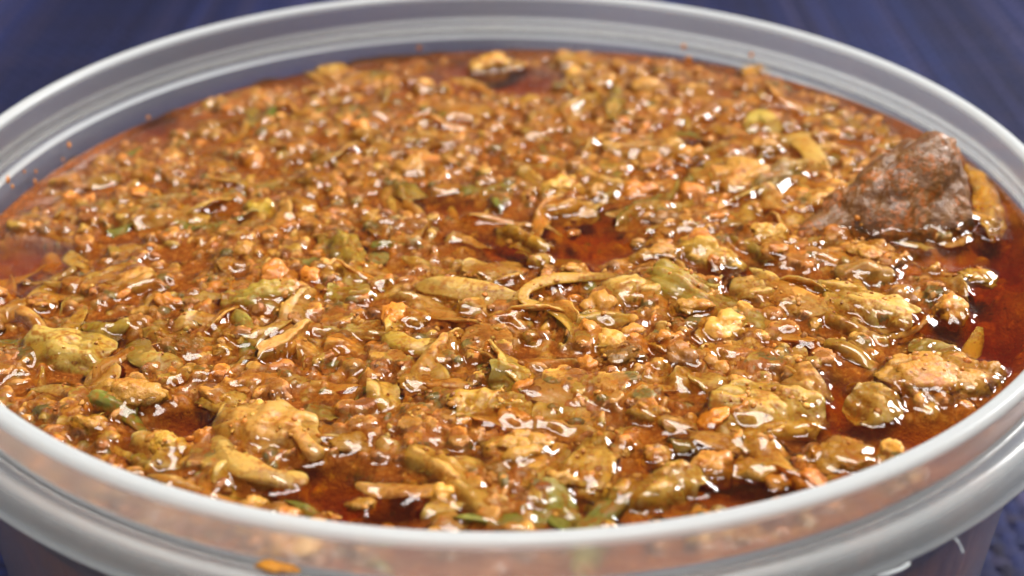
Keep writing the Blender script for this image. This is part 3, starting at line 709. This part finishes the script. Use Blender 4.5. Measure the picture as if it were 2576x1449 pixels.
meat((1100, 1010), 110, 70, MD, 'brown meat lump behind the forked vein leaf', 'lump behind forked leaf', 45)
meat((1860, 890), 130, 60, MT, 'meat lump in front of the large green leaf', 'lump before green leaf', 46)
meat((900, 1110), 110, 50, MT, 'low brown lump between folded leaf and forked leaf', 'low brown lump', 47)
meat((660, 1215), 90, 50, MT, 'small meat lump before the pale onion arc', 'lump before arc', 48)
meat((900, 1270), 80, 40, MT, 'meat crumb in the dark pool by the front rim', 'crumb in front pool', 49)
meat((1930, 380), 100, 70, MT, 'meat lump below the small light green arch', 'lump below arch', 50)
meat((1740, 235), 110, 60, MT, 'far meat lump in front of the rim', 'far lump by rim', 51)

# ------------------------------------------------------------------ pools of clear oil, where the stew lies deeper
POOLS = [(1400, 615, 170, 45, 5), (1480, 560, 90, 30, 3), (2520, 760, 80, 130, 6), (2450, 860, 120, 70, 5), (2540, 620, 60, 70, 5), (2400, 640, 120, 30, 3), (800, 1235, 120, 55, 5), (980, 1275, 130, 40, 5),
         (285, 885, 70, 35, 4), (60, 640, 120, 40, 3), (30, 700, 90, 40, 3), (1180, 185, 130, 30, 3.5), (1310, 200, 120, 30, 3.5), (400, 320, 60, 30, 3), (1730, 370, 60, 25, 3), (2120, 1010, 50, 60, 4), (2060, 1090, 140, 30, 4),
         (2300, 1090, 160, 40, 4), (1760, 1170, 130, 40, 4), (1850, 1230, 160, 35, 4), (520, 560, 90, 20, 2.5), (1120, 520, 120, 28, 2.5), (480, 1060, 120, 40, 3), (1490, 1290, 60, 40, 4), (1850, 690, 120, 25, 3), (2250, 650, 160, 20, 2.5),
         (2300, 260, 120, 40, 3), (2420, 480, 80, 60, 3), (650, 200, 120, 20, 2.5), (930, 690, 60, 40, 2.5), (180, 870, 40, 30, 2), (1240, 730, 100, 12, 2), (1600, 380, 80, 20, 2.5)]


def pool_depth(x, y):
    out = np.zeros_like(x)
    for px, py, w_, h_, dp in POOLS:
        c = ground(px, py); s = pxscale(c); el = math.asin(-ray(px, py)[2])
        a = 1.15 * w_ / s; b = 1.15 * h_ / s / math.sin(el)
        q = ((x - c[0]) / a) ** 2 + ((y - c[1]) / b) ** 2
        out = np.maximum(out, 0.75 * dp * np.exp(-q))
    return out


# ------------------------------------------------------------------ loose crumbles and shreds between them
RIN = 75.2


def in_view(x, y):
    return (x * x + y * y < (RIN - 1.5) ** 2) & (y > -70)


mv = [meat_shape(700 + k, 4, 30 + 4 * (k % 4)) for k in range(12)]
mv_me = [mesh_from('meat_crumble', V * 1.0, T=T, mat=MEAT) for V, T in mv]
lv = []
for k in range(18):
    r_ = np.random.default_rng(5000 + k)
    L = 6.0 + 11.0 * r_.random(); W = 1.3 + 2.4 * r_.random() ** 1.3
    if k % 5 == 0: L, W = 5.0 + 3 * r_.random(), 3.5 + 2 * r_.random()
    lv.append(sheet_shape(L, W, 0.45 + 0.3 * r_.random(), 300 + k, nu=36, nv=10, arch=.3, cross=.45, wave=.3, bow=(r_.random() - .5) * L * .55, ragged=.15, vein=.15 * (k % 2), square=.2, taper=(r_.random() - .5) * .8, twist=r_.normal(0, .25) if k % 2 else (1.0 if r_.random() > .5 else -1.0) * (.7 + .6 * r_.random()), ridge=.2))
lv_me = [mesh_from('cabbage_shred', V, Q=Q, mat=LEAF) for V, Q in lv]

LX = np.array([(l[1], l[2]) for l in LAND])


def relation(x, y, used, stem_):
    """says where a small piece lies by the piece next to it"""
    d = np.hypot(LX[:, 0] - x, LX[:, 1] - y)
    for k in np.argsort(d)[:8]:
        dx, dy = x - LX[k, 0], y - LX[k, 1]
        rel = 'beyond' if dy > abs(dx) else 'in front of' if -dy > abs(dx) else 'beside'
        near = 'close ' if d[k] < 5 else ''
        for lab in (f'{stem_} {rel} the {LAND[k][0]}', f'{stem_} lying {near}{rel} the {LAND[k][0]}'):
            if lab not in used:
                used.add(lab); return lab
    return lab


def clump(x, y):
    return float(vnoise(np.array([[x, y]]), 0.16, 555, 2)[0])


used = set()
pts = []
tries = 0
LEV = 0
while len(pts) < 298 and tries < 60000:
    tries += 1
    r_ = (RIN - 2) * math.sqrt(rng.random()); a_ = rng.random() * 6.2832; x, y = r_ * math.cos(a_), r_ * math.sin(a_)
    if not in_view(x, y): continue
    if pool_depth(np.array([x]), np.array([y]))[0] > 1.6 and rng.random() > 0.10: continue
    if clump(x, y) < rng.normal(0.0, 0.35): continue
    s_ = (0.7 + 2.1 * rng.random() ** 1.8) * (0.8 if y > 25 else 1.0)
    if any((x - q[0]) ** 2 + (y - q[1]) ** 2 < (0.48 * (s_ + q[2])) ** 2 for q in pts): continue
    pts.append((x, y, s_))
TONES = [('tan', MT), ('pale', ML), ('brown', MD), ('orange', MO), ('tan', lin((184, 134, 52)))]
for n_, (x, y, s_) in enumerate(pts):
    k = int(rng.integers(0, len(mv))); tn, tc_ = TONES[int(rng.integers(0, len(TONES)))]
    o = obj('meat_crumble', mv_me[k], color=tuple(np.array(tc_) * (0.85 + 0.3 * rng.random())))
    R = rotm(rng.random() * 6.28, rng.random() * 6.28, rng.random() * 6.28)
    Rs = np.diag([s_, s_ * (0.7 + .5 * rng.random()), s_ * (0.45 + 0.25 * rng.random())]) @ R
    place(o, mv[k][0], ((x, y, level(x, y) + s_ * (-0.22 + 0.36 * rng.random())), Rs))
    sz = 'tiny' if s_ < 1.2 else 'small' if s_ < 1.8 else 'medium'
    tag(o, relation(x, y, used, f'{sz} {tn} meat crumble'), 'meat', 'small meat crumbles in the sauce')

STON = [('olive', golden(OLIVE)), ('tan', golden(TANV)), ('yellow', golden((0.62, 0.42, 0.08))), ('amber', golden(AMBER)), ('tan', golden(lin((196, 150, 70)))), ('yellow', golden(lin((206, 176, 84)))), ('tan', golden(TANV)), ('green', lin((130, 140, 46)))]
pts2 = []; tries = 0
while len(pts2) < 298 and tries < 20000:
    tries += 1
    r_ = (RIN - 4.5) * math.sqrt(rng.random()); a_ = rng.random() * 6.2832; x, y = r_ * math.cos(a_), r_ * math.sin(a_)
    if not in_view(x, y): continue
    if any((x - q[0]) ** 2 + (y - q[1]) ** 2 < 9 for q in pts2): continue
    if pool_depth(np.array([x]), np.array([y]))[0] > 1.2 and rng.random() > 0.2: continue
    pts2.append((x, y))
for x, y in pts2:
    k = int(rng.integers(0, len(lv))); tn, tc_ = STON[int(rng.integers(0, len(STON)))]
    pd = pool_depth(np.array([x]), np.array([y]))[0]
    o = obj('cabbage_shred', lv_me[k], color=tuple(np.array(tc_) * (0.85 + 0.3 * rng.random())))
    s_ = 0.7 + 0.6 * rng.random()
    R = rotm(rng.normal(0.0, 0.14), rng.normal(0, 0.06), rng.random() * 6.28) * s_
    place(o, lv[k][0], ((x, y, level(x, y) + (-0.8 - rng.random() if pd > 1.5 else -0.2 + 0.65 * rng.random())), R))
    tag(o, relation(x, y, used, f'small {tn} cabbage shred'), 'cabbage', 'small cabbage shreds in the sauce')

# ------------------------------------------------------------------ rasterise the solids, grow the mash and the liquid
def grid(step):
    n = int(2 * 78 / step) + 1
    g = np.linspace(-78, 78, n); X, Y = np.meshgrid(g, g, indexing='ij'); return n, g, X, Y


def raster(n, step):
    H = np.full((n, n), -50.0)
    for V in SOLIDS:
        i = np.rint((V[:, 0] + 78) / step).astype(int); j = np.rint((V[:, 1] + 78) / step).astype(int)
        ok = (i > 0) & (i < n - 1) & (j > 0) & (j < n - 1)
        np.maximum.at(H, (i[ok], j[ok]), V[ok, 2])
    for _ in range(2):       # close small gaps between the samples
        m = np.maximum.reduce([H[1:-1, 1:-1]] + [H[1 + a:n - 1 + a, 1 + b:n - 1 + b] - 0.05 for a, b in ((1, 0), (-1, 0), (0, 1), (0, -1))])
        H[1:-1, 1:-1] = m
    return H


def disc_mesh(X, Y, Z, radius_at, depth_z, depth_r, step):
    """closed body: height field inside the wall, its edge pulled onto the wall, sides and floor"""
    n = X.shape[0]; R = np.hypot(X, Y); ins = R < radius_at(Z)
    cell = ins[:-1, :-1] | ins[1:, :-1] | ins[1:, 1:] | ins[:-1, 1:]
    use = np.zeros((n, n), bool)
    for a in (0, 1):
        for b in (0, 1): use[a:n - 1 + a, b:n - 1 + b] |= cell
    idx = -np.ones((n, n), int); idx[use] = np.arange(use.sum())
    f = np.where(ins, 1.0, radius_at(Z) / np.maximum(R, 1e-6))
    V = np.stack([(X * f)[use], (Y * f)[use], Z[use]], -1)
    c = np.argwhere(cell); i, j = c[:, 0], c[:, 1]
    Q = np.stack([idx[i, j], idx[i + 1, j], idx[i + 1, j + 1], idx[i, j + 1]], -1)
    E = np.concatenate([Q[:, [0, 1]], Q[:, [1, 2]], Q[:, [2, 3]], Q[:, [3, 0]]])
    key = np.sort(E, 1); key = key[:, 0].astype(np.int64) * len(V) + key[:, 1]
    u, inv, cnt = np.unique(key, return_inverse=True, return_counts=True)
    B = E[cnt[inv] == 1]
    bv = np.unique(B); m = np.zeros(len(V), int); m[bv] = len(V) + np.arange(len(bv))
    low = V[bv].copy(); rr = np.hypot(low[:, 0], low[:, 1])[:, None]; low[:, :2] *= depth_r / rr; low[:, 2] = depth_z
    ctr = len(V) + len(bv)
    Vall = np.concatenate([V, low, [[0, 0, depth_z]]])
    Qs = np.stack([B[:, 1], B[:, 0], m[B[:, 0]], m[B[:, 1]]], -1)
    T = np.stack([m[B[:, 1]], m[B[:, 0]], np.full(len(B), ctr)], -1)
    return Vall, np.concatenate([Q, Qs]), T, use, len(V)


STEP = 0.3
n, g, X, Y = grid(STEP)
LV = level(X, Y)
flat = np.stack([X.ravel(), Y.ravel()], -1)
bn = vnoise(flat, 0.42, 61, 3).reshape(X.shape); fine = vnoise(flat, 2.6, 62, 3).reshape(X.shape)
PD = pool_depth(X, Y)
H = LV - 0.62 + 0.85 * bn + 0.16 * fine * np.clip(1 - PD, 0.15, 1) - PD * 1.15
tint = np.zeros((n, n, 3)); tint[:] = lin((166, 98, 30))
mixn = np.clip(0.5 + 0.5 * vnoise(flat, 0.25, 63, 2), 0, 1).reshape(n, n, 1)
tint = tint * mixn + np.array(lin((180, 110, 36))) * (1 - mixn)
# thousands of little grains of meat and cabbage
GT = np.array([MT, ML, MD, MO, TANV, lin((174, 118, 46)), lin((184, 150, 62)), lin((200, 146, 62)), lin((124, 108, 44)), lin((150, 92, 34))])
for k in range(20000):
    r_ = 74.5 * math.sqrt(rng.random()); a_ = rng.random() * 6.2832; x, y = r_ * math.cos(a_), r_ * math.sin(a_)
    if y < -70: continue
    rx = 0.40 + 1.15 * rng.random() ** 2.2; asp = 0.4 + 0.6 * rng.random(); th0 = rng.random() * 3.14
    i0, j0 = int((x + 78) / STEP), int((y + 78) / STEP); m = int(rx / STEP) + 2
    sl = (slice(max(i0 - m, 0), i0 + m + 1), slice(max(j0 - m, 0), j0 + m + 1))
    dx, dy = X[sl] - x, Y[sl] - y
    u_ = (dx * math.cos(th0) + dy * math.sin(th0)) / rx; v_ = (-dx * math.sin(th0) + dy * math.cos(th0)) / (rx * asp)
    q = 1 - u_ * u_ - v_ * v_
    base = H[i0, j0]
    if PD[i0, j0] > 0.9 and rng.random() > 0.12: continue
    hh = base + (np.sqrt(np.maximum(q, 0)) - 0.25) * rx * 0.85
    up_ = (q > 0) & (hh > H[sl])
    H[sl] = np.where(up_, hh, H[sl])
    tint[sl][up_] = GT[int(rng.integers(0, len(GT)))] * (0.85 + 0.3 * rng.random())
H = np.minimum(H, LV + 1.3)
V, Q, T, use, nv = disc_mesh(X, Y, H, lambda z: wall_r(np.asarray(z)) - 0.14, BOT + 8.0, wall_r(BOT + 8.0) - 0.25, STEP)
tc_all = np.zeros((len(V), 3)); tc_all[:nv] = tint[use]; tc_all[nv:] = lin((150, 84, 36))
mash = obj('minced_stew_mash', mesh_from('minced_stew_mash', V, Q=Q, T=T, mat=MASH, col=tc_all))
tag(mash, 'brown mash of fine meat grains and gravy filling the tub', 'stew', kind='stuff')

# crumbs of mince clinging to the tops of everything
ST2 = 0.2
n2, g2, X2, Y2 = grid(ST2)
HS = raster(n2, ST2)
i = np.clip(np.rint((X2 + 78) / STEP).astype(int), 0, n - 1); j = np.clip(np.rint((Y2 + 78) / STEP).astype(int), 0, n - 1)
HS = np.maximum(HS, H[i, j])
gv, gt_ = ico(1); GVs, GTs, GC = [], [], []
cl = vnoise(np.stack([X2.ravel(), Y2.ravel()], -1), 0.35, 91, 2).reshape(X2.shape)
cnt = 0; tries = 0
while cnt < 1500 and tries < 60000:
    tries += 1
    r_ = 74.0 * math.sqrt(rng.random()); a_ = rng.random() * 6.2832; x, y = r_ * math.cos(a_), r_ * math.sin(a_)
    if y < -70: continue
    ii, jj = int((x + 78) / ST2), int((y + 78) / ST2)
    e_ = HS[ii, jj] - level(x, y)
    if e_ < -0.5 or e_ > 3.5 or cl[ii, jj] < rng.normal(0.1, 0.45): continue
    s_ = 0.20 + 0.40 * rng.random() ** 2
    vv = gv * (1 + 0.18 * rng.normal(size=(len(gv), 1))) * np.array([s_, s_ * (0.6 + 0.6 * rng.random()), s_ * 0.7])
    vv = vv @ rotm(rng.random() * .6, rng.random() * .6, rng.random() * 6.28).T + np.array([x, y, HS[ii, jj] - 0.15 * s_])
    GVs.append(vv); GTs.append(gt_ + cnt * len(gv)); cnt += 1
    GC.append(np.tile(GT[int(rng.integers(0, 8))] * (0.85 + 0.3 * rng.random()), (len(gv), 1)))
grains = obj('mince_grains', mesh_from('mince_grains', np.concatenate(GVs), T=np.concatenate(GTs), mat=MASH, col=np.concatenate(GC)))
tag(grains, 'fine tan mince grains clinging to meat and cabbage all over', 'mince', kind='stuff')
SOLIDS.append(np.concatenate(GVs))

# liquid: capillary rise where it meets what sticks out of it
ST2 = 0.2
n2, g2, X2, Y2 = grid(ST2)
HS = raster(n2, ST2)
i = np.clip(np.rint((X2 + 78) / STEP).astype(int), 0, n - 1); j = np.clip(np.rint((Y2 + 78) / STEP).astype(int), 0, n - 1)
HS = np.maximum(HS, H[i, j])
L2 = level(X2, Y2)
R2 = np.hypot(X2, Y2)
exc = HS - L2
wet = exc > 0.10
wallc = R2 > 75.6
rise = np.clip(exc, 0, 1.15) * 0.9
rise = np.where(wallc, 0.6, rise); fix = wet | wallc
h = np.where(fix, rise, 0.0)
lam2 = (ST2 / 1.05) ** 2
for _ in range(140):
    p = np.pad(h, 1, mode='edge')
    s = (p[2:, 1:-1] + p[:-2, 1:-1] + p[1:-1, 2:] + p[1:-1, :-2])
    h = np.where(fix, rise, s / (4 + lam2))

def blur(A, k):
    for _ in range(k):
        p_ = np.pad(A, 1, mode='edge')
        A = 0.4 * A + 0.15 * (p_[2:, 1:-1] + p_[:-2, 1:-1] + p_[1:-1, 2:] + p_[1:-1, :-2])
    return A


# a film of gravy clings to everything that stands low in the sauce
low = np.clip(exc, -3.0, 2.6)
fn_ = vnoise(np.stack([X2.ravel(), Y2.ravel()], -1), 0.9, 77, 2).reshape(X2.shape)
film = blur(low, 12) + 0.15 + 0.08 * fn_ - np.clip(exc - 1.3, 0, 3) * 0.45
film = np.where(np.abs(film) < 5, film, 0)
k_ = 0.14
h = blur(h, 3)
h = np.where(film > h - 1.0, h + k_ * np.log1p(np.exp(np.clip((film - h) / k_, -30, 30))), h)
rip = vnoise(np.stack([X2.ravel(), Y2.ravel()], -1), 4.6, 78, 2).reshape(X2.shape)
h = blur(np.minimum(h, 2.2), 1) + 0.010 * rip * np.clip(exc + 0.5, 0, 0.6)
ZL = L2 + h
V, Q, T, use, nv = disc_mesh(X2, Y2, ZL, lambda z: wall_r(np.asarray(z)) - 0.08, -12.0, wall_r(-12.0) - 0.1, ST2)
dep = np.clip(ZL - HS, 0, 6)
oil = np.clip(pool_depth(X2, Y2) / 1.8, 0, 1)
murk = (1 - np.exp(-np.clip(dep - 0.11, 0, 9) / 0.55)) * (1 - 0.93 * oil) * 0.80
mk = np.zeros((len(V), 3)); mk[:nv, 0] = murk[use]
liq = obj('oily_sauce', mesh_from('oily_sauce', V, Q=Q, T=T, mat=LIQUID, col=mk))
tag(liq, 'clear red brown oily sauce pooling between the meat and cabbage', 'sauce', kind='stuff')

# ------------------------------------------------------------------ small marks: splashes, a blob in the groove, plastic burrs
def blob(name, pos, size, color, label, cat, group, seed, squash=(1, 1, .5)):
    V, T = meat_shape(seed, 4 if size > 1 else 3, 22, 0.9)
    V = V * np.array(squash) * size
    o = obj(name, mesh_from(name, V, T=T, mat=MEAT), color=color); o.location = Vector(pos) * MM
    tag(o, label, cat, group); return o


def on_wall(px, py, r, z_lo=-40):
    d = ray(px, py); A = d[0] ** 2 + d[1] ** 2; B = 2 * (CAM[0] * d[0] + CAM[1] * d[1]); Cc = CAM[0] ** 2 + CAM[1] ** 2 - r * r
    t = (-B + math.sqrt(max(B * B - 4 * A * Cc, 0))) / (2 * A); return CAM + t * d


SPOTS = [(20, 452, .45), (32, 470, .35), (88, 458, .40), (108, 462, .45), (62, 432, .30), (90, 430, .28), (175, 365, .40), (158, 402, .25), (374, 295, .35), (640, 250, .3), (1055, 120, .45), (1730, 150, .6), (1890, 140, .5), (1720, 118, .5)]
SPL = ['lowest orange sauce speck on the near inner wall, nearest the picture edge', 'orange sauce speck just under the lowest wall speck', 'orange sauce speck at the sauce line, one of a close pair', 'second orange sauce speck of the close pair at the sauce line',
       'faint orange sauce speck above the close pair of wall specks', 'small orange sauce speck directly above the close pair', 'lone orange sauce speck high above the tan sheet by the wall', 'very small orange sauce speck between the wall specks',
       'orange sauce speck on the wall behind the flat meat lump', 'single small sauce speck on the far wall before the meat crest', 'single orange sauce dot on the far wall behind the meat tuft', 'yellow sauce smear climbing the far wall above the yellow lump',
       'yellow sauce drop on the step above the far rim lump', 'uppermost yellow sauce drop on the far step']
for q, (px, py, s_) in enumerate(SPOTS):
    p = on_wall(px, py, 76.3)
    az = math.atan2(p[1], p[0])
    o = blob('sauce_splash', (p[0], p[1], p[2]), s_, lin((222, 150, 40)), SPL[q], 'splash', 'sauce splashes on the inner wall', 1200 + q, (.35, 1, 1.2))
    o.rotation_euler = (0, 0, az)
ga = math.radians(-113.0)
for px, py, r_, z_, s_, lab, c_ in ((716, 1395, 80.2, 3.8, 1.5, 'yellow orange blob of sauce caught in the rim groove', lin((226, 160, 20))),):
    d = ray(px, py); t = (z_ - CAM[2]) / d[2]; p = CAM + t * d; az = math.atan2(p[1], p[0])
    o = blob('sauce_blob', (r_ * math.cos(az), r_ * math.sin(az), z_), s_, c_, lab, 'sauce', None, 1300, (.35, 1.2, .28)); o.rotation_euler = (0, 0, az)


def burr(px, py, pts, w_):
    d = ray(px, py); t = (0.1 - CAM[2]) / d[2]; p = CAM + t * d; az = math.atan2(p[1], p[0])
    base = np.array([83.7 * math.cos(az), 83.7 * math.sin(az), 0.0]); rd = np.array([math.cos(az), math.sin(az), 0]); tg = np.array([-math.sin(az), math.cos(az), 0])
    P = [base + rd * a + tg * b_ + np.array([0, 0, c]) for a, b_, c in pts]
    V, Q, T = sweep_shape(P, w_, w_ * .6, 5, nring=8, sub=6)
    o = obj('moulding_burr', mesh_from('moulding_burr', V, Q=Q, T=T, mat=PLASTIC, col=np.full((len(V), 3), .6)), tub)
    o.matrix_parent_inverse = Matrix.Translation((0, 0, -TABLE * MM)); return o


burr(2400, 1345, [(-.2, -.2, 0), (.3, .1, -.5), (.4, .5, -1.2), (.8, .7, -2.0)], .3)
burr(2250, 1425, [(-.1, -2.5, -.1), (.25, -1, -.1), (.3, .6, -.15), (.1, 2.0, -.1)], .45)


# thin oil film left on the inner wall above the sauce line
def film_material():
    b = N('oil_film')
    tr = b.n('ShaderNodeBsdfTransparent'); tr.inputs[0].default_value = (1.0, 0.66, 0.26, 1)
    gl = b.n('ShaderNodeBsdfGlossy'); gl.inputs['Roughness'].default_value = 0.12
    m = b.n('ShaderNodeMixShader'); m.inputs[0].default_value = 0.04; b.l(tr.outputs[0], m.inputs[1]); b.l(gl.outputs[0], m.inputs[2])
    b.l(m.outputs[0], b.out.inputs[0]); return b.m


na = 720; a = np.arange(na) * 2 * np.pi / na
cs2 = np.stack([np.cos(a), np.sin(a)], -1)
top = 0.75 + 0.7 * np.clip(vnoise(cs2, 5.0, 321, 3), -0.6, 1.5) + 0.45 * np.clip(vnoise(cs2, 30.0, 322, 2), -0.5, 2)
zl = level(75.9 * cs2[:, 0], 75.9 * cs2[:, 1]); zs = np.stack([zl - 0.4, zl + 0.2, np.minimum(zl + np.maximum(top, 0.25), 0.2 + 0 * zl + np.maximum(zl, 0))], 1)
rr = wall_r(zs) - 0.05
V = np.stack([rr * cs2[:, :1], rr * cs2[:, 1:], zs], -1).reshape(-1, 3)
i = np.arange(na)[:, None]; j = np.arange(2)[None]; i2 = (i + 1) % na
Q = np.stack([i * 3 + j, i * 3 + j + 1, i2 * 3 + j + 1, i2 * 3 + j], -1).reshape(-1, 4)
tag(obj('oil_film', mesh_from('oil_film', V, Q=Q, mat=film_material())), 'thin orange oil stain on the inner wall above the sauce line', 'stain', kind='stuff')
